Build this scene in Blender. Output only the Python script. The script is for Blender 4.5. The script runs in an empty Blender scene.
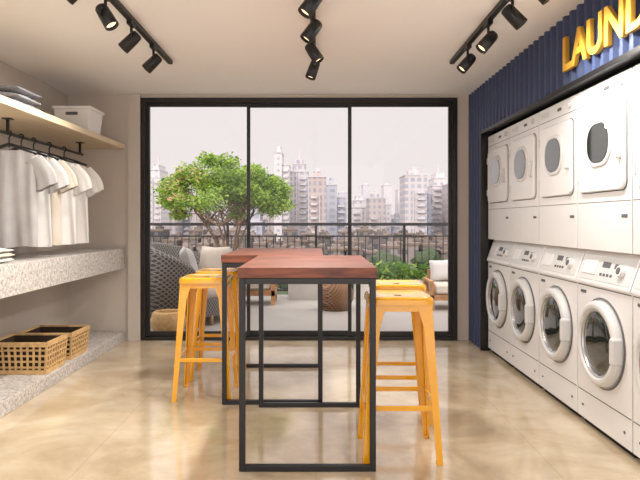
import bpy, math, random
from mathutils import Vector, Matrix
random.seed(7)
S=bpy.context.scene
F=600.0; H=1.25

def lin(c):
    r=[]
    for v in c:
        v=v/255.0
        r.append(v/12.92 if v<=0.04045 else ((v+0.055)/1.055)**2.4)
    return (r[0],r[1],r[2],1.0)

def mat(name,col,rough=0.5,metal=0.0,nscale=0,namt=0.0,bump=0.0,bscale=60,emit=None,estr=0,coat=0.0,stretch=(1,1,1)):
    m=bpy.data.materials.new(name); m.use_nodes=True
    nt=m.node_tree; b=nt.nodes['Principled BSDF']
    c=lin(col)
    b.inputs['Base Color'].default_value=c
    b.inputs['Roughness'].default_value=rough
    b.inputs['Metallic'].default_value=metal
    b.inputs['Coat Weight'].default_value=coat
    tc=nt.nodes.new('ShaderNodeTexCoord')
    if nscale and namt:
        mp=nt.nodes.new('ShaderNodeMapping'); mp.inputs['Scale'].default_value=stretch
        nt.links.new(tc.outputs['Object'],mp.inputs['Vector'])
        n=nt.nodes.new('ShaderNodeTexNoise'); n.inputs['Scale'].default_value=nscale; n.inputs['Detail'].default_value=6
        nt.links.new(mp.outputs['Vector'],n.inputs['Vector'])
        r=nt.nodes.new('ShaderNodeValToRGB')
        r.color_ramp.elements[0].position=0.3; r.color_ramp.elements[1].position=0.7
        r.color_ramp.elements[0].color=tuple(max(0,x*(1-namt)) for x in c[:3])+(1,)
        r.color_ramp.elements[1].color=tuple(min(1,x*(1+namt)) for x in c[:3])+(1,)
        nt.links.new(n.outputs['Fac'],r.inputs['Fac']); nt.links.new(r.outputs['Color'],b.inputs['Base Color'])
    if bump:
        n2=nt.nodes.new('ShaderNodeTexNoise'); n2.inputs['Scale'].default_value=bscale; n2.inputs['Detail'].default_value=4
        nt.links.new(tc.outputs['Object'],n2.inputs['Vector'])
        bp=nt.nodes.new('ShaderNodeBump'); bp.inputs['Strength'].default_value=bump; bp.inputs['Distance'].default_value=0.01
        nt.links.new(n2.outputs['Fac'],bp.inputs['Height']); nt.links.new(bp.outputs['Normal'],b.inputs['Normal'])
    if emit:
        b.inputs['Emission Color'].default_value=lin(emit); b.inputs['Emission Strength'].default_value=estr
    return m

class MB:
    def __init__(s): s.v=[];s.f=[];s.mi=[];s.sm=[];s.mats=[]
    def k(s,m):
        if m not in s.mats: s.mats.append(m)
        return s.mats.index(m)
    def add(s,vs,fs,m,smooth=False):
        o=len(s.v); s.v+= [tuple(v) for v in vs]; k=s.k(m)
        for f in fs: s.f.append(tuple(i+o for i in f)); s.mi.append(k); s.sm.append(smooth)
    def box(s,x0,x1,y0,y1,z0,z1,m):
        vs=[(x0,y0,z0),(x1,y0,z0),(x1,y1,z0),(x0,y1,z0),(x0,y0,z1),(x1,y0,z1),(x1,y1,z1),(x0,y1,z1)]
        s.add(vs,[(0,3,2,1),(4,5,6,7),(0,1,5,4),(1,2,6,5),(2,3,7,6),(3,0,4,7)],m)
    def bar(s,p,q,w,d,m,up=(0,0,1)):
        p=Vector(p);q=Vector(q);a=(q-p).normalized();u=Vector(up)
        if abs(a.dot(u))>0.98:u=Vector((0,1,0))
        x=a.cross(u).normalized();y=x.cross(a).normalized()
        vs=[]
        for c in (p,q):
            for sx,sy in((-1,-1),(1,-1),(1,1),(-1,1)): vs.append(c+x*(w/2*sx)+y*(d/2*sy))
        s.add(vs,[(0,1,2,3),(7,6,5,4),(0,4,5,1),(1,5,6,2),(2,6,7,3),(3,7,4,0)],m)
    def cyl(s,p,q,r1,r2,m,n=16,caps=True,cm=None):
        p=Vector(p);q=Vector(q);a=(q-p).normalized();u=Vector((0,0,1)) if abs(a.z)<0.95 else Vector((1,0,0))
        x=a.cross(u).normalized();y=a.cross(x).normalized()
        A=[];B=[]
        for i in range(n):
            t=2*math.pi*i/n;d=x*math.cos(t)+y*math.sin(t)
            A.append(p+d*r1);B.append(q+d*r2)
        s.add(A+B,[(i,(i+1)%n,n+(i+1)%n,n+i) for i in range(n)],m,True)
        if caps:
            s.add(A,[tuple(reversed(range(n)))],m); s.add(B,[tuple(range(n))],cm or m)
    def tube(s,pts,r,m,n=8,closed=False):
        pts=[Vector(p) for p in pts];N=len(pts);V=[];Fc=[]
        for i,p in enumerate(pts):
            if closed: a=(pts[(i+1)%N]-pts[i-1]).normalized()
            else: a=(pts[min(i+1,N-1)]-pts[max(i-1,0)]).normalized()
            u=Vector((0,0,1)) if abs(a.z)<0.9 else Vector((0,1,0))
            x=a.cross(u).normalized();y=a.cross(x).normalized()
            rr=r[i] if isinstance(r,(list,tuple)) else r
            for j in range(n):
                t=2*math.pi*j/n; V.append(p+x*math.cos(t)*rr+y*math.sin(t)*rr)
        R=N if closed else N-1
        for i in range(R):
            k=(i+1)%N
            for j in range(n): Fc.append((i*n+j,i*n+(j+1)%n,k*n+(j+1)%n,k*n+j))
        if not closed:
            Fc.append(tuple(range(n)));Fc.append(tuple((N-1)*n+j for j in range(n)))
        s.add(V,Fc,m,True)
    def loft(s,rings,m,smooth=True,cap0=True,cap1=True):
        n=len(rings[0]);V=[p for r in rings for p in r];Fc=[]
        for i in range(len(rings)-1):
            for j in range(n): Fc.append((i*n+j,i*n+(j+1)%n,(i+1)*n+(j+1)%n,(i+1)*n+j))
        s.add(V,Fc,m,smooth)
        if cap0:s.add(rings[0],[tuple(reversed(range(n)))],m)
        if cap1:s.add(rings[-1],[tuple(range(n))],m)
    def lathe(s,prof,org,ax,m,n=32):
        org=Vector(org);a=Vector(ax).normalized();u=Vector((0,0,1)) if abs(a.z)<0.95 else Vector((1,0,0))
        x=a.cross(u).normalized();y=a.cross(x).normalized()
        rings=[[org+a*h+(x*math.cos(2*math.pi*i/n)+y*math.sin(2*math.pi*i/n))*max(r,1e-4) for i in range(n)] for r,h in prof]
        s.loft(rings,m,True,False,False)
    def rprism(s,cx,cz,w,h,r,y0,y1,m,seg=6,bev=0.0):
        def out(w,h,r,y):
            pts=[]
            for qx,qz,a0 in((1,1,0),(-1,1,90),(-1,-1,180),(1,-1,270)):
                for i in range(seg+1):
                    a=math.radians(a0+90*i/seg)
                    pts.append((cx+qx*(w/2-r)+r*math.cos(a),y,cz+qz*(h/2-r)+r*math.sin(a)))
            return pts
        b=bev
        rings=[out(w,h,r,y1),out(w,h,r,y0+b)]
        if b: rings.append(out(w-2*b,h-2*b,max(r-b,0.001),y0))
        s.loft(rings,m,False,True,True)
    def build(s,name,loc=(0,0,0),rotz=0,bevel=0,seg=2,parent=None,sub=0):
        me=bpy.data.meshes.new(name); me.from_pydata(s.v,[],s.f)
        for m in s.mats: me.materials.append(m)
        for i,p in enumerate(me.polygons): p.material_index=s.mi[i]; p.use_smooth=s.sm[i]
        me.update()
        o=bpy.data.objects.new(name,me); S.collection.objects.link(o)
        o.location=loc;o.rotation_euler=(0,0,rotz)
        if bevel:
            b=o.modifiers.new('bevel','BEVEL');b.width=bevel;b.segments=seg;b.limit_method='ANGLE'
        if sub:
            q=o.modifiers.new('sub','SUBSURF');q.levels=sub;q.render_levels=sub
        if parent:o.parent=parent
        return o

# ---------------- materials
M_wall=mat('wall_grey_plaster',(208,199,189),0.85,nscale=2,namt=0.04,bump=0.08,bscale=90)
M_ceil=mat('ceiling_paint',(248,248,249),0.8,nscale=1,namt=0.01)
M_black=mat('black_metal',(16,16,18),0.4,nscale=20,namt=0.1)
M_frame=mat('dark_bronze_aluminium',(27,24,22),0.35,nscale=20,namt=0.1)
M_blue=mat('blue_corrugated_metal',(58,72,110),0.5,nscale=4,namt=0.06)
M_yel=mat('yellow_powdercoat',(236,168,8),0.22,nscale=8,namt=0.03,coat=0.6)
M_sign=mat('sign_yellow',(232,180,62),0.45,nscale=8,namt=0.03)
M_white=mat('appliance_white',(230,230,232),0.3,nscale=3,namt=0.01,coat=0.2)
M_panel=mat('appliance_panel_grey',(212,213,214),0.35,nscale=3,namt=0.01)
M_seam=mat('seam_dark',(95,95,100),0.6,nscale=5,namt=0.05)
M_chrome=mat('door_ring_silver',(190,192,196),0.25,0.6,nscale=5,namt=0.03)
M_dkglass=mat('dark_door_glass',(38,42,38),0.06,nscale=5,namt=0.2,coat=1.0)
M_dark=mat('recess_dark',(18,18,22),0.8,nscale=5,namt=0.1)
M_shelf=mat('shelf_pale_wood',(208,190,160),0.5,nscale=6,namt=0.08,stretch=(6,0.6,6))
M_cloth1=mat('cloth_grey',(158,156,156),0.95,nscale=8,namt=0.06,bump=0.15,bscale=120)
M_cloth2=mat('cloth_light_grey',(188,186,184),0.95,nscale=8,namt=0.05,bump=0.15,bscale=120)
M_cloth3=mat('cloth_white',(220,217,214),0.95,nscale=8,namt=0.03,bump=0.15,bscale=120)
M_cloth4=mat('cloth_beige',(196,186,173),0.95,nscale=8,namt=0.05,bump=0.15,bscale=120)
M_plastic=mat('white_plastic',(235,234,232),0.4,nscale=5,namt=0.02)
M_wick=mat('wicker_tan',(200,164,112),0.7,nscale=30,namt=0.2,bump=0.3,bscale=150)
M_wickin=mat('basket_inner_dark',(48,34,22),0.9,nscale=20,namt=0.2)
M_lens=mat('lamp_lens',(255,240,215),0.4,nscale=3,namt=0.01,emit=(255,225,180),estr=1.5)
M_conc=mat('balcony_concrete',(162,158,152),0.7,nscale=2,namt=0.05)

def floor_mat():
    m=bpy.data.materials.new('polished_stone_floor');m.use_nodes=True;nt=m.node_tree;b=nt.nodes['Principled BSDF']
    tc=nt.nodes.new('ShaderNodeTexCoord')
    n=nt.nodes.new('ShaderNodeTexNoise');n.inputs['Scale'].default_value=1.7;n.inputs['Detail'].default_value=12;n.inputs['Roughness'].default_value=0.62;n.inputs['Distortion'].default_value=.4
    nt.links.new(tc.outputs['Object'],n.inputs['Vector'])
    r=nt.nodes.new('ShaderNodeValToRGB');e=r.color_ramp.elements
    e[0].position=0.32;e[0].color=lin((170,150,122));e[1].position=0.68;e[1].color=lin((216,203,180))
    x=e.new(0.5);x.color=lin((198,180,152))
    nt.links.new(n.outputs['Fac'],r.inputs['Fac'])
    br=nt.nodes.new('ShaderNodeTexBrick');br.offset=0.0
    br.inputs['Scale'].default_value=1.0;br.inputs['Brick Width'].default_value=1.2;br.inputs['Row Height'].default_value=1.2
    br.inputs['Mortar Size'].default_value=0.0025;br.inputs['Mortar Smooth'].default_value=0.3
    br.inputs['Color1'].default_value=(1,1,1,1);br.inputs['Color2'].default_value=(.985,.985,.985,1);br.inputs['Mortar'].default_value=(.80,.78,.75,1)
    nt.links.new(tc.outputs['Object'],br.inputs['Vector'])
    mx=nt.nodes.new('ShaderNodeMixRGB');mx.blend_type='MULTIPLY';mx.inputs[0].default_value=1
    nt.links.new(r.outputs['Color'],mx.inputs[1]);nt.links.new(br.outputs['Color'],mx.inputs[2])
    nt.links.new(mx.outputs['Color'],b.inputs['Base Color'])
    n2=nt.nodes.new('ShaderNodeTexNoise');n2.inputs['Scale'].default_value=4;n2.inputs['Detail'].default_value=6
    nt.links.new(tc.outputs['Object'],n2.inputs['Vector'])
    mr=nt.nodes.new('ShaderNodeMapRange');mr.inputs['To Min'].default_value=0.04;mr.inputs['To Max'].default_value=0.18
    nt.links.new(n2.outputs['Fac'],mr.inputs['Value']);nt.links.new(mr.outputs['Result'],b.inputs['Roughness'])
    b.inputs['IOR'].default_value=1.85
    return m
M_floor=floor_mat()

def wood_mat(name,c1,c2,sc=(1,12,12),rough=0.4):
    m=bpy.data.materials.new(name);m.use_nodes=True;nt=m.node_tree;b=nt.nodes['Principled BSDF']
    tc=nt.nodes.new('ShaderNodeTexCoord');mp=nt.nodes.new('ShaderNodeMapping');mp.inputs['Scale'].default_value=sc
    nt.links.new(tc.outputs['Object'],mp.inputs['Vector'])
    n=nt.nodes.new('ShaderNodeTexNoise');n.inputs['Scale'].default_value=3;n.inputs['Detail'].default_value=8;n.inputs['Distortion'].default_value=0.6
    nt.links.new(mp.outputs['Vector'],n.inputs['Vector'])
    r=nt.nodes.new('ShaderNodeValToRGB');e=r.color_ramp.elements
    e[0].position=.36;e[0].color=lin(c1);e[1].position=.64;e[1].color=lin(c2)
    nt.links.new(n.outputs['Fac'],r.inputs['Fac']);nt.links.new(r.outputs['Color'],b.inputs['Base Color'])
    b.inputs['Roughness'].default_value=rough
    return m
M_top=wood_mat('table_red_wood',(86,42,26),(138,74,48),(1.6,9,9),0.42)
M_teak=wood_mat('teak_wood',(150,108,70),(184,140,98),(3,3,3),0.6)

def terrazzo():
    m=bpy.data.materials.new('speckled_granite');m.use_nodes=True;nt=m.node_tree;b=nt.nodes['Principled BSDF']
    tc=nt.nodes.new('ShaderNodeTexCoord')
    v=nt.nodes.new('ShaderNodeTexNoise');v.inputs['Scale'].default_value=46;v.inputs['Detail'].default_value=5;v.inputs['Roughness'].default_value=.75
    nt.links.new(tc.outputs['Object'],v.inputs['Vector'])
    r=nt.nodes.new('ShaderNodeValToRGB');e=r.color_ramp.elements
    e[0].position=.38;e[0].color=lin((142,136,131));e[1].position=.6;e[1].color=lin((212,207,202))
    x=e.new(.48);x.color=lin((184,178,173))
    nt.links.new(v.outputs['Fac'],r.inputs['Fac']);nt.links.new(r.outputs['Color'],b.inputs['Base Color'])
    b.inputs['Roughness'].default_value=.4
    return m
M_gran=terrazzo()

def glass_mat():
    m=bpy.data.materials.new('window_glass');m.use_nodes=True;nt=m.node_tree
    for n in list(nt.nodes):
        if n.type!='OUTPUT_MATERIAL':nt.nodes.remove(n)
    o=[n for n in nt.nodes if n.type=='OUTPUT_MATERIAL'][0]
    t=nt.nodes.new('ShaderNodeBsdfTransparent');g=nt.nodes.new('ShaderNodeBsdfGlossy');g.inputs['Roughness'].default_value=0.02
    mx=nt.nodes.new('ShaderNodeMixShader');mx.inputs[0].default_value=0.02
    nt.links.new(t.outputs[0],mx.inputs[1]);nt.links.new(g.outputs[0],mx.inputs[2]);nt.links.new(mx.outputs[0],o.inputs['Surface'])
    return m
M_glass=glass_mat()

# ---------------- room shell
XL=-2.605; XR=1.607; YB=6.30; ZC=2.573; Y0=-1.5
b=MB();b.box(XL-.15,2.55,Y0,YB+.15,-.2,0,M_floor);b.build('floor')
b=MB();b.box(XL-.15,2.55,Y0,YB+.15,ZC,ZC+.2,M_ceil);b.build('ceiling')
b=MB();b.box(XL-.15,XL,Y0,YB+.15,0,ZC,M_wall);b.build('wall_left')
WX0,WX1,WZ=-1.838,1.481,2.542
b=MB();b.box(XL,WX0,YB,YB+.15,0,ZC,M_wall);b.box(WX1,2.55,YB,YB+.15,0,ZC,M_wall);b.box(WX0,WX1,YB,YB+.15,WZ,ZC,M_wall)
b.box(-1.965,WX0,YB-.035,YB,0,ZC,M_wall)
b.build('wall_back')
def corr(b,y0,y1,z0,z1):
    per=.105
    seq=[(0,.0),(.03,.0),(.042,.026),(.093,.026),(.105,0)]
    pts=[];yy=y1
    while yy>y0:
        for dy,dx in seq[:-1]:
            p=yy-dy
            if p<y0:break
            pts.append((XR-.005+dx,p))
        yy-=per
    pts.append((XR-.005,y0))
    n=len(pts)
    V=[(x,y,z0) for x,y in pts]+[(x,y,z1) for x,y in pts]
    b.add(V,[(i,i+1,n+i+1,n+i) for i in range(n-1)],M_blue)
    V=[(x,y,z0) for x,y in pts]+[(XR+.05,y,z0) for x,y in pts]
    b.add(V,[(i,i+1,n+i+1,n+i) for i in range(n-1)],M_blue)
YO=5.79
b=MB();corr(b,YO,YB,0,ZC);corr(b,Y0,YO,2.10,ZC)
b.box(XR+.03,XR+.06,Y0,YO,2.10,ZC,M_blue);b.box(XR+.03,2.45,YO+.02,YB,0,ZC,M_dark)
b.build('wall_right')
b=MB();b.box(2.45,2.55,Y0,YB,0,ZC,M_dark);b.box(1.67,2.45,Y0,YO,2.11,2.2,M_dark);b.build('wall_recess')
b=MB();b.box(XR-.02,XR+.06,YO-.012,YO+.018,0,2.115,M_black);b.box(XR-.02,XR+.06,Y0,YO-.012,2.085,2.115,M_black);b.build('trim_1',bevel=.002)

b=MB();t=.05
b.box(WX0,WX0+t,YB-.02,YB+.12,0,WZ,M_frame);b.box(WX1-t,WX1,YB-.02,YB+.12,0,WZ,M_frame)
b.box(WX0+t,WX1-t,YB-.02,YB+.12,WZ-t,WZ,M_frame);b.box(WX0+t,WX1-t,YB-.02,YB+.12,0,.035,M_frame)
b.build('trim_2',bevel=.003)
px=[WX0+t,-.714,.357,WX1-t]
for i in range(3):
    a,c=px[i],px[i+1];yy=YB+.02+(.04 if i==1 else 0);w=.035
    if i==1:a-=.02;c+=.02
    else:
        a,c=(a,c+.02) if i==0 else (a-.02,c)
    b=MB();z0=.036;z1=WZ-t-.001
    b.box(a,a+w,yy,yy+.035,z0,z1,M_frame);b.box(c-w,c,yy,yy+.035,z0,z1,M_frame)
    b.box(a+w,c-w,yy,yy+.035,z1-w,z1,M_frame);b.box(a+w,c-w,yy,yy+.035,z0,z0+.05,M_frame)
    b.add([(a+w,yy+.017,z0),(c-w,yy+.017,z0),(c-w,yy+.017,z1),(a+w,yy+.017,z1)],[(0,1,2,3)],M_glass)
    if i!=1:
        hx=a+w/2 if i==2 else c-w/2
        b.bar((hx,yy-.02,1.0),(hx,yy-.02,1.22),.015,.012,M_black)
        b.box(hx-.006,hx+.006,yy-.02,yy,1.01,1.03,M_black);b.box(hx-.006,hx+.006,yy-.02,yy,1.19,1.21,M_black)
    b.build('window_%d'%(i+1))

# ---------------- sign
cu=bpy.data.curves.new('laundry_sign','FONT');cu.body='LAUNDRY';cu.size=.295;cu.extrude=.012;cu.offset=.005;cu.space_character=1.0;cu.bevel_depth=.002
tmp=bpy.data.objects.new('tmp',cu);S.collection.objects.link(tmp)
bpy.context.view_layer.update()
dg=bpy.context.evaluated_depsgraph_get();me=bpy.data.meshes.new_from_object(tmp.evaluated_get(dg))
bpy.data.objects.remove(tmp)
o=bpy.data.objects.new('laundry_sign',me);S.collection.objects.link(o);me.materials.clear();me.materials.append(M_sign)
o.matrix_world=Matrix(((0,0,-1,XR-.022),(-1,0,0,3.84),(0,1,0,2.205),(0,0,0,1)))

# ---------------- washers and dryers
def washer(loc):
    b=MB();W=.645;w=W/2
    prof=[(0,.04),(0,.86),(-.012,.872),(-.012,.885),(.05,1.06),(.06,1.075),(.66,1.075),(.66,.04)]
    n=len(prof)
    V=[(-w,y,z) for y,z in prof]+[(w,y,z) for y,z in prof]
    b.add(V,[(i,(i+1)%n,n+(i+1)%n,n+i) for i in range(n)]+[tuple(reversed(range(n))),tuple(range(n,2*n))],M_white)
    b.box(-w+.03,w-.03,.03,.6,0,.05,M_dark)
    b.box(-w+.004,w-.004,-.002,.004,.855,.861,M_seam)
    b.box(-w+.004,w-.004,-.002,.004,.205,.211,M_seam)
    d=Vector((0,.062,.175)).normalized();nrm=Vector((0,-d.z,d.y))
    def P(x,t,h=0.0): return Vector((x,-.012,.885))+d*t+nrm*h+Vector((0,0,0))
    def plate(x0,x1,t0,t1,h,m):
        V=[P(x0,t0,-.004),P(x1,t0,-.004),P(x1,t1,-.004),P(x0,t1,-.004),P(x0,t0,h),P(x1,t0,h),P(x1,t1,h),P(x0,t1,h)]
        b.add(V,[(0,3,2,1),(4,5,6,7),(0,1,5,4),(1,2,6,5),(2,3,7,6),(3,0,4,7)],m)
    plate(-.30,.30,.015,.172,.003,M_panel)
    plate(-.27,-.10,.05,.14,.008,M_white)
    plate(-.04,.05,.10,.135,.006,M_seam)
    for i in range(4): plate(-.04+i*.04,-.02+i*.04,.05,.065,.008,M_seam)
    b.cyl(P(.20,.09,0),P(.20,.09,.03),.036,.032,M_white,20)
    b.cyl(P(.20,.09,.03),P(.20,.09,.033),.02,.02,M_seam,16)
    plate(.10,.14,.10,.13,.006,M_seam)
    c=(0,0,.545);ax=(0,-1,0)
    b.lathe([(.262,-.001),(.262,.004),(.255,.008)],c,ax,M_seam,48)
    b.lathe([(.245,0),(.245,.028),(.238,.042),(.225,.05),(.205,.05),(.194,.04),(.190,.03)],c,ax,M_panel,48)
    b.lathe([(.194,.036),(.190,.042),(.183,.038),(.180,.028)],c,ax,M_chrome,48)
    b.lathe([(.186,.026),(.16,.036),(.11,.040),(.06,.042),(0,.043)],c,ax,M_dkglass,48)
    b.rprism(.225,.545,.04,.15,.018,-.066,-.01,M_panel,5,.008)
    b.rprism(-.25,.545,.03,.16,.01,-.03,0,M_panel,4,.005)
    b.rprism(-.24,.82,.07,.018,.004,-.003,.001,M_seam,3)
    for s in(-1,1): b.cyl((s*.25,.0,.12),(s*.25,-.004,.12),.008,.008,M_seam,12)
    return b.build('washing_machine',loc,-math.pi/2,bevel=.004)
def dryer(loc):
    b=MB();W=.645;w=W/2;z0=1.078;z1=2.055
    b.box(-w,w,0,.66,z0,z1,M_white)
    b.box(-w+.004,w-.004,-.002,.004,z1-.10,z1-.096,M_seam)
    b.box(-w+.004,w-.004,-.002,.004,z0+.28,z0+.284,M_seam)
    b.rprism(-.2,z1-.05,.14,.035,.006,-.004,.001,M_panel,3)
    b.rprism(.05,z1-.05,.06,.02,.004,-.004,.001,M_seam,3)
    b.cyl((.22,0,z1-.05),(.22,-.02,z1-.05),.02,.018,M_panel,20)
    cz=1.665
    b.rprism(0,cz,.56,.50,.05,-.003,.002,M_seam,8)
    b.rprism(0,cz,.55,.49,.048,-.020,.002,M_white,8,.006)
    b.rprism(0,cz+.035,.31,.28,.12,-.030,-.015,M_panel,10,.008)
    b.rprism(0,cz+.035,.262,.232,.105,-.033,-.02,M_dkglass,10,.004)
    b.rprism(.235,cz-.02,.03,.12,.012,-.045,-.02,M_panel,5,.005)
    b.rprism(-.268,cz+.15,.02,.06,.006,-.026,0,M_panel,3)
    b.rprism(-.268,cz-.15,.02,.06,.006,-.026,0,M_panel,3)
    b.rprism(.25,z0+.2,.06,.018,.004,-.003,.001,M_seam,3)
    return b.build('tumble_dryer',loc,-math.pi/2,bevel=.004)
for i in range(8):
    yc=5.756-.657*(i+.5)
    washer((1.65,yc,0));dryer((1.65,yc,0))

# ---------------- left joinery
XF=-1.996;XLL=XL+.004
b=MB();b.box(XLL,XF,-1.0,YB-.04,2.0,2.05,M_shelf);b.build('wall_shelf',bevel=.003)
b=MB();b.box(XLL,XF,-1.0,YB-.04,.756,.966,M_gran);b.build('laundry_counter',bevel=.004)
b=MB();b.box(XLL,XF,-1.0,YB-.04,0,.10,M_gran);b.build('storage_plinth',bevel=.004)
RX=-2.25
b=MB();b.cyl((RX,4.25,1.89),(RX,5.78,1.89),.012,.012,M_black,12)
for y in(4.38,5.72):
    b.bar((RX,y,1.89),(RX,y,1.992),.018,.018,M_black);b.box(RX-.03,RX+.03,y-.03,y+.03,1.992,2.0,M_black)
b.build('clothes_rail')

def shirt(b,y,m,hw=.215,zt=1.80,L=.74,seed=0):
    r=random.Random(seed);n=64;rings=[];ph=r.random()*6
    z0=zt-L
    for i in range(21):
        t=i/20.0
        w=hw*(1.06-.06*t) if t<.8 else hw*(1.012-.05*((t-.8)/.2))
        d=.045*(1-t**3)+.010
        ring=[]
        for j in range(n):
            a=2*math.pi*j/n
            x=w*math.copysign(abs(math.cos(a))**.8,math.cos(a))
            zs=zt-.32*abs(x)
            if abs(x)<.085: zs-=.03*(1-(abs(x)/.085)**2)
            fold=.022*(1-t)*math.sin(x*34+ph)+.012*math.sin(x*62+ph*2+t*3)*(1-t*.6)
            yy=y+d*math.sin(a)+fold
            ring.append((RX+x,yy,z0+t*(zs-z0)+.008*math.sin(x*20+ph)*(1-t)))
        rings.append(ring)
    b.loft(rings,m,True,False,True)
    for s in(-1,1):
        rr=[];P0=Vector((RX+s*(hw-.035),y,zt-.32*hw-.035));P1=Vector((RX+s*(hw+.07),y+.012*r.random(),zt-.32*hw-.24))
        for i in range(7):
            t=i/6.0;c=P0.lerp(P1,t)+Vector((s*.028*math.sin(t*math.pi),0,0))
            wd=.075+.012*t;dp=.022+.014*t
            ax=Vector((math.cos(.45)*1,0,s*math.sin(.45)))
            rr.append([c+ax*(wd*math.cos(2*math.pi*j/20))+Vector((0,dp*math.sin(2*math.pi*j/20)+.008*math.sin(j*1.9+ph)*t,0)) for j in range(20)])
        b.loft(rr,m,True,True,False)
def hanger(b,y,zt=1.80):
    hook=[(RX,y,zt-.01),(RX,y,1.862)]
    for i in range(9):
        a=math.radians(-60+i*30)
        hook.append((RX+.018*math.cos(a)+0.0,y,1.892+.020*math.sin(a)))
    b.tube(hook,.006,M_black,6)
    b.tube([(RX-.20,y,zt-.055),(RX-.1,y,zt-.018),(RX,y,zt+.014),(RX+.1,y,zt-.018),(RX+.20,y,zt-.055)],.013,M_black,8)
ms=[M_cloth1,M_cloth2,M_cloth4,M_cloth3,M_cloth3]
ys=[4.40,4.58,4.78,5.06,5.36]
for i,(y,m) in enumerate(zip(ys,ms)):
    b=MB();shirt(b,y,m,hw=.205+.01*(i%2),L=.74+.02*((i*3)%3),seed=i);hanger(b,y);b.build('hanging_tshirt')

b=MB()
def taper(z,x0,x1,y0,y1,e): return [(x0-e,y0-e,z),(x1+e,y0-e,z),(x1+e,y1+e,z),(x0-e,y1+e,z)]
bx=(-2.34,-2.06,5.42,5.72)
b.loft([taper(2.05,*bx,0),taper(2.26,*bx,.02),taper(2.26,*bx,.032),taper(2.285,*bx,.034),taper(2.285,*bx,.012),taper(2.06,*bx,-.008)],M_plastic,False)
b.rprism(-2.20,2.22,.11,.028,.012,bx[2]-.019,bx[2]-.012,M_seam,5)
b.build('storage_bin',bevel=.003)
def folded(name,x0,x1,y0,y1,z0,layers,th,mats,seed=1):
    r=random.Random(seed);b=MB();z=z0
    for i in range(layers):
        dx=r.uniform(-.015,.015);dy=r.uniform(-.015,.015)
        rings=[]
        K=14
        for k in range(K+1):
            u=k/K;x=x0+dx+(x1-x0)*u
            q=abs(2*u-1)
            sq=math.sqrt(max(.06,1-q**5))
            ring=[]
            for j in range(24):
                a=2*math.pi*j/24
                yy=(y0+y1)/2+dy+(y1-y0)/2*math.copysign(abs(math.cos(a))**.4,math.cos(a))*(1-.05*q**4)
                up=math.sin(a)>0
                zz=z+th/2+th/2*math.copysign(abs(math.sin(a))**.7,math.sin(a))*sq+(.006*math.sin(yy*22+i*2+u*5)*sq if up else 0)
                ring.append((x,yy,zz))
            rings.append(ring)
        b.loft(rings,mats[i%len(mats)],True)
        z+=th*.93
    return b.build(name)
M_knit=mat('knit_grey',(118,118,124),0.95,nscale=60,namt=0.25,bump=0.6,bscale=110)
M_knit2=mat('knit_mid_grey',(138,138,142),0.95,nscale=60,namt=0.25,bump=0.6,bscale=110)
folded('folded_towels',-2.42,-2.06,4.14,4.52,2.053,3,.052,[M_knit,M_knit2,M_knit],3)
folded('folded_linen',-2.40,-2.08,3.84,4.12,.969,3,.035,[M_cloth3,M_cloth4,M_cloth2],5)

def basket(x0,x1,y0,y1,z0,h):
    b=MB();e=.02
    def cor(t,inn=0): 
        g=e*t-inn
        return [Vector((x0-g,y0-g,z0+h*t)),Vector((x1+g,y0-g,z0+h*t)),Vector((x1+g,y1+g,z0+h*t)),Vector((x0-g,y1+g,z0+h*t))]
    b.loft([cor(0.02,.012),cor(.96,.012)],M_wickin,False,True,False)
    for t,th in((.07,.03),(.22,.013),(.4,.013),(.58,.013),(.76,.013),(.94,.034)):
        c=cor(t)
        for i in range(4):
            p,q=c[i],c[(i+1)%4];dn=(q-p).normalized()*.006
            b.bar(p-dn,q+dn,.014 if th<.02 else .02,th,M_wick)
    c0=cor(0.02);c1=cor(.95)
    for i in range(4):
        p,q=c0[i],c0[(i+1)%4];P,Q=c1[i],c1[(i+1)%4];n=max(3,int((q-p).length/.04))
        for k in range(n+1):
            u=k/n;A=p.lerp(q,u);B=P.lerp(Q,u);d=(q-p).normalized()
            o=d.cross(Vector((0,0,1)))*(.004)
            b.bar(A+o,B+o,.016,.008,M_wick,up=tuple(d.cross(Vector((0,0,1)))))
    return b.build('wicker_basket')
basket(-2.42,-1.93-.10,4.50,4.82,.10,.24)
basket(-2.44,-1.93-.11,4.98,5.32,.10,.22)

# ---------------- tables
def table(x0,x1,y0,y1):
    b=MB();t=.03;zt=1.018
    b.box(x0-.005,x1+.005,y0-.005,y1+.005,zt-.052,zt,M_top)
    z1=zt-.053
    for y in(y0,y1-t):
        b.box(x0,x0+t,y,y+t,0,z1,M_black);b.box(x1-t,x1,y,y+t,0,z1,M_black)
        b.box(x0+t,x1-t,y,y+t,0,t,M_black);b.box(x0+t,x1-t,y,y+t,z1-t,z1,M_black)
    for x in(x0,x1-t): b.box(x,x+t,y0+t,y1-t,z1-t,z1,M_black)
    b.build('bar_table',bevel=.002)
table(-.384,.299,2.99,4.05)
table(-.64,.045,4.08,5.14)

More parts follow.
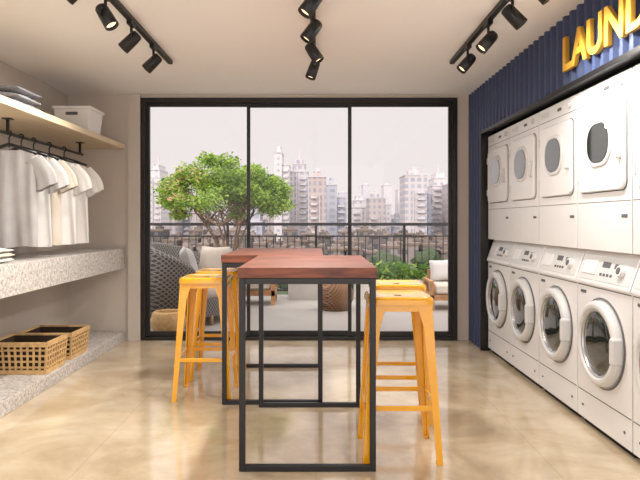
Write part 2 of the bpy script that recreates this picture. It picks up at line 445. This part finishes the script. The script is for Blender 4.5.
# ---------------- stools
def stool(cx,cy,rot=0):
    b=MB();SH=.855
    def sq(hw,r,z,seg=5):
        pts=[]
        for qx,qy,a0 in((1,1,0),(-1,1,90),(-1,-1,180),(1,-1,270)):
            for i in range(seg+1):
                a=math.radians(a0+90*i/seg);pts.append((qx*(hw-r)+r*math.cos(a),qy*(hw-r)+r*math.sin(a),z))
        return pts
    rings=[sq(.172,.045,SH-.040),sq(.172,.048,SH-.018),sq(.168,.048,SH-.006),sq(.158,.045,SH-.001),sq(.145,.04,SH),sq(.135,.04,SH-.004),sq(.06,.02,SH-.010),sq(.02,.012,SH-.010)]
    b.loft(rings,M_yel,True,False,False)
    b.loft([sq(.02,.012,SH-.010),sq(.018,.012,SH-.02)],M_dark,True,False,True)
    b.loft([sq(.160,.045,SH-.075),sq(.158,.042,SH-.035)],M_yel,True,True,True)
    zt=SH-.03
    def leg(sx,sy):
        T=.158;Bt=.205
        rings=[]
        for z,o,w in((zt,T,.085),(zt-.05,T+.003,.072),(zt-.12,T+.007,.054),(zt*.5,(T+Bt)/2,.042),(0.012,Bt,.032),(0,Bt,.032)):
            th=.010
            ring=[(o,o),(o-w,o),(o-w,o-th),(o-th,o-th),(o-th,o-w),(o,o-w)]
            rings.append([(sx*x,sy*y,z) for x,y in ring])
        b.loft(rings,M_yel,False)
        b.box(min(sx*(Bt+.001),sx*(Bt-.032)),max(sx*(Bt+.001),sx*(Bt-.032)),min(sy*(Bt+.001),sy*(Bt-.032)),max(sy*(Bt+.001),sy*(Bt-.032)),0,.016,M_yel)
    for sx in(-1,1):
        for sy in(-1,1):leg(sx,sy)
    z,h=.285,.026
    o=.158+(.047)*(1-z/zt)-.008
    for s in(-1,1):
        b.bar((-o,s*o,z),(o,s*o,z),.010,h,M_yel);b.bar((s*o,-o,z),(s*o,o,z),.010,h,M_yel)
    b.build('yellow_bar_stool',(cx,cy,0),rot,bevel=.0015,seg=1)
stool(-.79,4.34,.0);stool(-.79,4.88,.02)
stool(.445,3.27,0.0);stool(.52,3.88,-.02)

# ---------------- track lights
def track(x,y0,y1,heads,energy):
    b=MB();b.box(x-.018,x+.018,y0,y1,ZC-.03,ZC,M_black)
    lamps=[]
    for y,d in heads:
        d=Vector(d).normalized()
        b.box(x-.016,x+.016,y-.05,y+.05,ZC-.055,ZC-.03,M_black)
        b.cyl((x,y,ZC-.055),(x,y,ZC-.12),.009,.009,M_black,10)
        piv=Vector((x,y,ZC-.15));side=d.cross(Vector((0,0,1))).normalized()
        b.bar(Vector((x,y,ZC-.12))-side*.047,Vector((x,y,ZC-.12))+side*.047,.012,.006,M_black)
        for s in(-1,1): b.bar(Vector((x,y,ZC-.12))+side*.047*s,piv+side*.047*s-Vector((0,0,.02)),.012,.006,M_black,up=tuple(side))
        p=piv-d*.06
        b.lathe([(0,0),(.030,0),(.037,.012),(.039,.05),(.041,.138),(.036,.14),(.034,.12),(0.0,.115)],p,d,M_black,24)
        b.cyl(p+d*.116,p+d*.121,.032,.032,M_lens,20)
        lamps.append((p+d*.15,d))
    o=b.build('track_spotlight')
    for p,d in lamps:
        l=bpy.data.lights.new('lamp','SPOT');l.energy=energy;l.spot_size=math.radians(125);l.spot_blend=.9;l.color=(1,.945,.87);l.shadow_soft_size=.05
        lo=bpy.data.objects.new('lamp',l);S.collection.objects.link(lo);lo.location=p;lo.rotation_euler=d.to_track_quat('-Z','Y').to_euler();lo.parent=o
LL=(-.75,-.12,-.8);LR=(.7,-.12,-.8)
track(-1.2,-.6,4.95,[(4.43,LL),(3.9,LL),(3.42,(.5,-.12,-.8)),(3.02,LL),(1.6,LL),(.2,LL)],62)  # last two heads of every track are unseen, added to fill the interior
track(-.02,-.6,4.75,[(4.62,(-.3,-.12,-.9)),(4.16,(.5,-.12,-.8)),(3.68,(-.55,-.12,-.8)),(3.22,(-.55,-.15,-.8)),(1.6,(.3,-.3,-.9)),(.2,(-.3,.3,-.9))],74)
track(1.12,-.6,4.95,[(4.43,(-.7,-.12,-.8)),(3.9,(-.7,-.12,-.8)),(3.42,LR),(3.02,LR),(1.6,LR),(.2,LR)],54)

# ---------------- balcony
YR=10.2
b=MB();b.box(-6,6,YB+.15,YR+.15,-.25,-.02,M_conc);b.box(WX0,WX1,YB,YB+.15,-.02,.0,M_conc);b.build('balcony_floor')
b=MB()
b.box(-6,6,YR-.03,YR+.03,1.17,1.22,M_black);b.box(-6,6,YR-.015,YR+.015,.98,1.005,M_black);b.box(-6,6,YR-.015,YR+.015,.06,.09,M_black)
x=-6
while x<6.01:
    b.box(x-.007,x+.007,YR-.007,YR+.007,.09,.98,M_black);x+=.12
for i in range(9):
    xx=-6+1.5*i;b.box(xx-.02,xx+.02,YR-.02,YR+.02,-.02,1.17,M_black)
b.build('balcony_railing')

def leafmat(name,col,amt):
    m=mat(name,col,0.6,nscale=2.5,namt=amt);nt=m.node_tree;p=nt.nodes['Principled BSDF']
    o=[n for n in nt.nodes if n.type=='OUTPUT_MATERIAL'][0]
    t=nt.nodes.new('ShaderNodeBsdfTranslucent');t.inputs[0].default_value=lin(col)
    mx=nt.nodes.new('ShaderNodeMixShader');mx.inputs[0].default_value=.4
    nt.links.new(p.outputs[0],mx.inputs[1]);nt.links.new(t.outputs[0],mx.inputs[2]);nt.links.new(mx.outputs[0],o.inputs['Surface'])
    return m
M_leaf=leafmat('leaf_green',(164,192,84),0.25)
M_leaf2=leafmat('leaf_dark_green',(96,134,58),0.3)
M_pink=leafmat('blossom_pink',(232,190,160),0.1)
M_bark=mat('bark',(134,110,88),0.9,nscale=10,namt=0.3)
M_pot=mat('planter_grey',(190,186,180),0.8,nscale=4,namt=0.08)
def weave(name,c1,c2,sc):
    m=bpy.data.materials.new(name);m.use_nodes=True;nt=m.node_tree;b=nt.nodes['Principled BSDF']
    tc=nt.nodes.new('ShaderNodeTexCoord');sep=nt.nodes.new('ShaderNodeSeparateXYZ');nt.links.new(tc.outputs['Object'],sep.inputs[0])
    a=nt.nodes.new('ShaderNodeMath');a.operation='ADD';nt.links.new(sep.outputs[0],a.inputs[0]);nt.links.new(sep.outputs[1],a.inputs[1])
    fac=[]
    for op in('ADD','SUBTRACT'):
        p=nt.nodes.new('ShaderNodeMath');p.operation=op;nt.links.new(a.outputs[0],p.inputs[0]);nt.links.new(sep.outputs[2],p.inputs[1])
        q=nt.nodes.new('ShaderNodeMath');q.operation='MULTIPLY';q.inputs[1].default_value=sc;nt.links.new(p.outputs[0],q.inputs[0])
        f=nt.nodes.new('ShaderNodeMath');f.operation='FRACT';nt.links.new(q.outputs[0],f.inputs[0])
        g=nt.nodes.new('ShaderNodeMath');g.operation='GREATER_THAN';g.inputs[1].default_value=.7;nt.links.new(f.outputs[0],g.inputs[0]);fac.append(g)
    mx=nt.nodes.new('ShaderNodeMath');mx.operation='MAXIMUM';nt.links.new(fac[0].outputs[0],mx.inputs[0]);nt.links.new(fac[1].outputs[0],mx.inputs[1])
    c=nt.nodes.new('ShaderNodeMixRGB');c.inputs[1].default_value=lin(c1);c.inputs[2].default_value=lin(c2)
    nt.links.new(mx.outputs[0],c.inputs[0]);nt.links.new(c.outputs[0],b.inputs['Base Color']);b.inputs['Roughness'].default_value=.8
    return m
M_wv=weave('dark_weave',(62,60,60),(132,128,124),18)
M_wv2=weave('brown_weave',(90,64,46),(150,112,80),20)

def leaf(b,p,sz,m,r):
    d=Vector((r.uniform(-1,1),r.uniform(-1,1),r.uniform(-.8,.6))).normalized()
    u=d.cross(Vector((r.uniform(-1,1),r.uniform(-1,1),r.uniform(-1,1)))).normalized()
    nn=d.cross(u)
    b.add([p,p+d*sz*.45+u*sz*.2+nn*sz*.05,p+d*sz,p+d*sz*.45-u*sz*.2+nn*sz*.05],[(0,1,2,3)],m)

def cyltree():
    r=random.Random(11);b=MB();bx,by=-1.28,8.72
    b.loft([[(bx+R*math.cos(t*math.pi/10),by+R*math.sin(t*math.pi/10),z) for t in range(20)] for R,z in((.2,-.02),(.27,.42),(.29,.42),(.29,.47),(.25,.47),(.24,.42))],M_pot,True,True,True)
    clusters=[]
    for i in range(38):
        a=r.uniform(0,2*math.pi);q=math.sqrt(r.random())
        cx=bx-.12+.80*q*math.cos(a);cy=by+.6*q*math.sin(a)
        cz=1.56+.34*r.random()+.26*(1-q)-.10*q
        clusters.append((cx,cy,cz,r.uniform(.17,.27)))
    clusters+= [(bx-.78,by,1.78,.2),(bx-.55,by,1.97,.22),(bx+.75,by,1.66,.2),(bx+.0,by-.1,2.08,.22),(bx-.25,by-.1,2.12,.18),(bx+.62,by,1.42,.18),(bx-.8,by+.1,1.5,.16),(bx+.4,by-.1,1.94,.2),(bx-.35,by-.1,1.5,.2),(bx+.78,by-.1,1.5,.2),(bx-.2,by-.2,1.75,.25),(bx+.2,by-.2,1.7,.25),(bx-.7,by,1.36,.14),(bx+.15,by-.1,1.36,.14),(bx+.62,by-.1,1.8,.18)]
    for k in range(7):
        a=k*.8976;q0=Vector((bx+.05*math.cos(a),by+.05*math.sin(a),.42));q1=Vector((bx+.18*math.cos(a),by+.16*math.sin(a),.95));q2=Vector((bx-.06+.45*math.cos(a),by+.3*math.sin(a),1.4))
        b.tube([q0,q0.lerp(q1,.5)+Vector((.02,0,0)),q1,q1.lerp(q2,.5)+Vector((.0,.02,.03)),q2],[.022,.018,.015,.013,.010],M_bark,8)
        for c in clusters[k::7]:
            b.tube([q1.lerp(q2,.5),Vector(c[:3]).lerp(q2,.5)+Vector((0,0,-.03)),Vector(c[:3])],[.009,.007,.004],M_bark,5)
    for cx,cy,cz,R in clusters:
        for _ in range(480):
            v=Vector((r.gauss(0,1),r.gauss(0,1),r.gauss(0,1))).normalized()*(r.random()**.5)*R
            v.z*=.65
            p=Vector((cx,cy,cz))+v
            m=M_leaf if r.random()<.7 else M_leaf2
            if v.z>0 and cx<bx-.3 and r.random()<.2: m=M_pink
            leaf(b,p,r.uniform(.04,.08),m,r)
    b.build('potted_tree')
cyltree()
def planter(name,x0,x1,y0,y1,h,gh,n,seed):
    r=random.Random(seed);b=MB()
    b.loft([[(x0,y0,-.02),(x1,y0,-.02),(x1,y1,-.02),(x0,y1,-.02)],[(x0,y0,h),(x1,y0,h),(x1,y1,h),(x0,y1,h)],[(x0+.03,y0+.03,h),(x1-.03,y0+.03,h),(x1-.03,y1-.03,h),(x0+.03,y1-.03,h)],[(x0+.03,y0+.03,h-.05),(x1-.03,y0+.03,h-.05),(x1-.03,y1-.03,h-.05),(x0+.03,y1-.03,h-.05)]],M_pot,False)
    for i in range(n):
        p=Vector((r.uniform(x0,x1),r.uniform(y0+.03,y1),h-.03+gh*r.random()*(.6+.4*math.sin(i))))
        leaf(b,p,r.uniform(.07,.14),M_leaf if r.random()<.2 else M_leaf2,r)
    b.build(name)
planter('balcony_planter',.62,2.3,9.68,9.98,.30,.30,1900,2)
planter('balcony_planter',-.45,.45,9.68,9.98,.30,.22,900,4)

def sofa():
    b=MB();cx,cy=-1.62,7.7;n=26
    def pt(a,R,ry): return (cx+R*math.cos(a),cy+ry*math.sin(a))
    secs=[]
    for i in range(n+1):
        a=math.radians(65+i*(295-65)/n)
        u=i/n;top=.62+.36*math.sin(u*math.pi)**.6
        x0,y0=pt(a,.46,.56);x1,y1=pt(a,.60,.70);x2,y2=pt(a,.53,.64)
        secs.append([(x0,y0,.25),(x0,y0,top-.03),((x0+x1)/2,(y0+y1)/2,top),(x1,y1,top-.04),(x2,y2,.08)])
    b.loft(secs,M_wv,True,True,True)
    b.loft([[(cx+.45*math.cos(t*math.pi/12)*(1.1 if math.cos(t*math.pi/12)>0 else 1),cy+.56*math.sin(t*math.pi/12),z) for t in range(24)] for z in(.08,.30)],M_wv,True)
    b.loft([[(cx+.02+R*math.cos(t*math.pi/12),cy+(R+.08)*math.sin(t*math.pi/12),z) for t in range(24)] for R,z in((.42,.30),(.45,.34),(.45,.42),(.41,.46),(.2,.47))],M_cloth4,True)
    for dx in(-.35,.35):
        for dy in(-.4,.4): b.cyl((cx+dx,cy+dy,-.02),(cx+dx,cy+dy,.1),.02,.025,M_teak,8)
    pillow(b,(cx+.26,cy+.28,.70),.46,.44,.18,(1,-.5,0),(.1,.25,1),M_cloth4)
    pillow(b,(cx-.02,cy+.05,.70),.46,.44,.18,(.3,-1,0),(-.3,0,1),M_cloth2)
    b.build('wicker_armchair')
def pillow(b,c,w,h,th,ax,up,m):
    ax=Vector(ax).normalized();up=Vector(up).normalized();nn=ax.cross(up)
    N=12;V=[];Fc=[]
    for s in(1,-1):
        for i in range(N+1):
            for j in range(N+1):
                u=i/N*2-1;v=j/N*2-1
                e=(1-u**4)*(1-v**4);k=1-.08*(1-abs(u))*abs(v)**3;k2=1-.08*(1-abs(v))*abs(u)**3
                V.append(Vector(c)+ax*(u*w/2*k2)+up*(v*h/2*k)+nn*(s*th/2*e**.5))
    for s in(0,1):
        o=s*(N+1)**2
        for i in range(N):
            for j in range(N):
                q=(o+i*(N+1)+j,o+(i+1)*(N+1)+j,o+(i+1)*(N+1)+j+1,o+i*(N+1)+j+1)
                Fc.append(q if s==0 else tuple(reversed(q)))
    b.add(V,Fc,m,True)
sofa()
def lounge(name,x0,x1,y0,y1,sc=1.0):
    b=MB()
    b.box(x0,x1,y0,y1,.12,.2,M_teak)
    for x in(x0+.03,x1-.03):
        for y in(y0+.03,y1-.03): b.box(x-.03,x+.03,y-.03,y+.03,-.02,.5*sc,M_teak)
    for x in(x0,x1-.05): b.box(x,x+.05,y0,y1,.5*sc,.5*sc+.04,M_teak)
    b.box(x0+.06,x1-.06,y1-.06,y1-.02,.2,.72*sc,M_teak)
    b.rprism((x0+x1)/2,.28,x1-x0-.14,.15,.05,y0,y1-.08,M_cloth4,5,.03)
    n=max(1,int((x1-x0)/.55))
    for i in range(n):
        xx=x0+.1+(x1-x0-.2)*(i+.5)/n
        pillow(b,(xx,y1-.17,.34+.24*sc),min(.5,x1-x0-.14),.46*sc,.2,(1,0,.06*(-1)**i),(0,.25,1),M_cloth3 if i%2 else M_cloth2)
    b.build(name,bevel=.004)
lounge('outdoor_sofa',-1.95,-.62,9.05,9.60)
lounge('outdoor_lounge_chair',1.62,2.16,8.5,9.1,.72)
b=MB();cx,cy=.28,8.6
b.lathe([(0,-.02),(.2,-.02),(.25,.12),(.25,.26),(.21,.36),(0,.37)],(cx,cy,0),(0,0,1),M_wv2,28);b.build('wicker_ottoman')
b=MB();b.lathe([(0,-.02),(.15,-.02),(.2,.10),(.18,.22),(.15,.24),(.14,.22),(.16,.10),(0,.0)],(-1.66,6.76,0),(0,0,1),M_wick,28);b.build('woven_pot')

# ---------------- city
def bmat(name,wall,win,bw=3.2,rh=3.0,mort=.9):
    m=bpy.data.materials.new(name);m.use_nodes=True;nt=m.node_tree;b=nt.nodes['Principled BSDF'];b.inputs['Roughness'].default_value=.9
    tc=nt.nodes.new('ShaderNodeTexCoord');sep=nt.nodes.new('ShaderNodeSeparateXYZ');nt.links.new(tc.outputs['Object'],sep.inputs[0])
    a=nt.nodes.new('ShaderNodeMath');a.operation='ADD';nt.links.new(sep.outputs[0],a.inputs[0]);nt.links.new(sep.outputs[1],a.inputs[1])
    cb=nt.nodes.new('ShaderNodeCombineXYZ');nt.links.new(a.outputs[0],cb.inputs[0]);nt.links.new(sep.outputs[2],cb.inputs[1])
    br=nt.nodes.new('ShaderNodeTexBrick');br.offset=0;br.inputs['Scale'].default_value=1;br.inputs['Brick Width'].default_value=bw;br.inputs['Row Height'].default_value=rh
    br.inputs['Mortar Size'].default_value=mort;br.inputs['Mortar Smooth'].default_value=0
    br.inputs['Color1'].default_value=lin(win);br.inputs['Color2'].default_value=lin(tuple(min(255,c+14) for c in win));br.inputs['Mortar'].default_value=lin(wall)
    nt.links.new(cb.outputs[0],br.inputs['Vector']);nt.links.new(br.outputs['Color'],b.inputs['Base Color'])
    return m
BM=[bmat('facade_white',(200,195,196),(158,161,172)),bmat('facade_beige',(188,179,177),(150,148,158),2.6,3.0,.7),
    bmat('facade_grey',(170,171,181),(142,147,160),4,3.1,.8),bmat('facade_rose',(192,184,185),(152,155,167),3,3,.6),bmat('facade_tan',(176,163,159),(138,134,142),2.4,3,.6)]  # mid-distance facades: air haze mixed into the base colours as paler tones
M_roof=mat('roof_hazed',(192,188,190),0.9,nscale=.2,namt=.05)  # skyline roofs, paled to carry the same painted haze
BF=[bmat('far_tower_hazed_a',(200,194,197),(184,182,190),3,3,.9),bmat('far_tower_hazed_b',(192,189,195),(178,178,188),3,3,.9)]  # farthest towers: palest colours, distance haze painted into walls and windows
BN=[bmat('lowrise_a',(118,108,102),(74,74,78),3,3,.8),bmat('lowrise_b',(98,92,90),(62,62,68),3,3,.7),bmat('lowrise_c',(140,130,124),(88,86,90),3,3,.9)]
M_roof2=mat('roof_low',(120,106,96),0.9,nscale=.2,namt=.2)
ZG=-26
def building(x0px,x1px,ytop,Z,m,depth=18,steps=True,seed=0,roof=None,kind=0):
    r=random.Random(seed+int(x0px));k=Z/F;roof=roof or M_roof
    x0=(x0px-316)*k;x1=(x1px-316)*k;zt=H+(221-ytop)*k
    cx=(x0+x1)/2;w=(x1-x0)/2
    b=MB()
    hh=zt-ZG-(4 if steps else 1.5)
    if steps and kind==1:
        b.box(-w,w,0,depth,0,hh-7,m);b.box(-w*.72,w*.72,1,depth-1,hh-7,hh-3,m);b.box(-w*.45,w*.45,2,depth-2,hh-3,hh,m)
        b.box(-w-.2,w+.2,-.2,depth+.2,hh-7,hh-6.5,roof);b.box(-w*.74,w*.74,.8,depth-.8,hh-3,hh-2.5,roof);b.box(-.3,.3,depth*.4,depth*.4+.6,hh,hh+5,roof)
    elif steps and kind==2:
        b.box(-w,w*.05,0,depth,0,hh,m);b.box(w*.05,w,1.5,depth,0,hh-6,m);b.box(-w-.2,w*.05+.2,-.2,depth,hh,hh+.6,roof);b.box(w*.05,w+.2,1.3,depth,hh-6,hh-5.4,roof)
        b.box(-w*.7,-w*.2,depth*.3,depth*.7,hh+.6,hh+4,m)
        z=4
        while z<hh-8:
            b.box(w*.15,w*.85,.4,1.5,z,z+.9,roof);z+=3
    else:
        b.box(-w,w,0,depth,0,hh,m)
        b.box(-w-.2,w+.2,-.2,depth+.2,hh,hh+.6,roof)
        e=1 if steps else .5
        b.box(-w*.5,w*.45,depth*.3,depth*.7,hh+.6,hh+3.0*e,m)
        b.box(-w*.15,w*.25,depth*.35,depth*.6,hh+3.0*e,hh+4.4*e,roof)
    if steps and kind!=2:
        bw=w*.35;s=r.choice([-1,1]);xx=s*w*.45;z=4
        while z<hh-8:
            b.box(xx-bw,xx+bw,-1.2,0,z,z+.9,roof);z+=3.0
        b.box(-w*.06-xx*.6,w*.06-xx*.6,-.8,0,0,hh-7.5,roof)
    b.build('city_building',(cx,Z,ZG))
L=[(148,161,156,300,0),(161,175,186,330,3),(174,190,178,360,2),(190,206,192,340,1),(206,226,183,380,0),(228,246,190,330,3),(246,262,200,300,2),
 (260,274,196,350,1),(274,289,145,300,0),(290,308,151,315,3),(309,326,168,260,4),(327,346,177,290,2),(352,368,188,330,0),(369,385,191,310,1),(386,396,198,340,0),
 (396,405,205,300,2),(405,427,167,280,3),(428,434,186,300,2),(432,450,165,310,0),(450,470,176,290,1),(474,490,185,300,2),(495,515,165,320,0),(120,142,180,320,2),(90,115,165,300,0)]
for i,(a,c,t,Z,m) in enumerate(L): building(a,c,t,Z,BM[m],seed=i,kind=(i*2+1)%3)
r=random.Random(5)
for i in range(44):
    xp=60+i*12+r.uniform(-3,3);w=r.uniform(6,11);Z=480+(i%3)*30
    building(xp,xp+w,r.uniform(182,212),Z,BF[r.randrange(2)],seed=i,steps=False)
for row in range(3):
    for i in range(22):
        Z=150+row*32;w=r.uniform(11,17);xp=100+i*19+r.uniform(-1,1)+row*6
        building(xp,xp+w,r.uniform(226,236)+(2-row)*6,Z,BN[r.randrange(3)],depth=10,seed=i,steps=False,roof=M_roof2)
M_ground=mat('city_ground',(92,96,82),0.95,nscale=.05,namt=.2)
b=MB();b.box(-900,900,12,2500,ZG-1,ZG,M_ground);b.build('city_ground')
M_tree=mat('distant_tree',(62,76,50),0.95,nscale=.25,namt=.35)
b=MB();r=random.Random(9)
import bmesh
bm=bmesh.new();bmesh.ops.create_icosphere(bm,subdivisions=2,radius=1)
IV=[v.co.copy() for v in bm.verts];bm.verts.index_update();IF=[tuple(v.index for v in f.verts) for f in bm.faces];bm.free()
for i in range(420):
    Z=r.uniform(70,138);xp=r.uniform(90,520);X=(xp-316)*Z/F;R=r.uniform(1.3,3.0);zt=r.uniform(-18,-6.5)-(138-Z)*.02
    sd=r.random()*9
    b.cyl((X,Z,ZG),(X,Z,zt),.3,.2,M_bark,5)
    V=[(X+v.x*R*(1+.25*math.sin(v.z*7+sd+v.y*5)),Z+v.y*R,zt+v.z*R*.8*(1+.25*math.sin(v.x*8+sd))) for v in IV]
    b.add(V,IF,M_tree,False)
b.build('distant_trees')

# ---------------- world: hazy pale horizon, brighter zenith and bright sky on the sun side (-Y)
w=bpy.data.worlds.new('World');S.world=w;w.use_nodes=True
nt=w.node_tree;bg=nt.nodes['Background'];bg.inputs[0].default_value=(.885,.815,.81,1)
tc=nt.nodes.new('ShaderNodeTexCoord');sp=nt.nodes.new('ShaderNodeSeparateXYZ');nt.links.new(tc.outputs['Generated'],sp.inputs[0])
m1=nt.nodes.new('ShaderNodeMapRange');m1.inputs['From Min'].default_value=.3;m1.inputs['From Max'].default_value=.8;m1.inputs['To Min'].default_value=0;m1.inputs['To Max'].default_value=1.6
nt.links.new(sp.outputs[2],m1.inputs['Value'])
m2=nt.nodes.new('ShaderNodeMapRange');m2.inputs['From Min'].default_value=.1;m2.inputs['From Max'].default_value=-.9;m2.inputs['To Min'].default_value=0;m2.inputs['To Max'].default_value=1.6
nt.links.new(sp.outputs[1],m2.inputs['Value'])
a=nt.nodes.new('ShaderNodeMath');a.operation='ADD';nt.links.new(m1.outputs[0],a.inputs[0]);nt.links.new(m2.outputs[0],a.inputs[1])
a2=nt.nodes.new('ShaderNodeMath');a2.operation='ADD';a2.inputs[1].default_value=1.0;nt.links.new(a.outputs[0],a2.inputs[0]);nt.links.new(a2.outputs[0],bg.inputs[1])
sl=bpy.data.lights.new('sun','SUN');sl.energy=1.4;sl.angle=math.radians(3);sl.color=(1,.93,.85)
so=bpy.data.objects.new('sun',sl);S.collection.objects.link(so);so.rotation_euler=Vector((.45,.6,-.75)).to_track_quat('-Z','Y').to_euler()

# ---------------- camera
cd=bpy.data.cameras.new('camera');cd.sensor_width=36;cd.lens=F/640*36;cd.shift_y=-19/640;cd.shift_x=4/640;cd.clip_end=5000
co=bpy.data.objects.new('camera',cd);S.collection.objects.link(co);co.location=(0,0,H);co.rotation_euler=(math.pi/2,0,0)
S.camera=co
S.view_settings.view_transform='Standard'
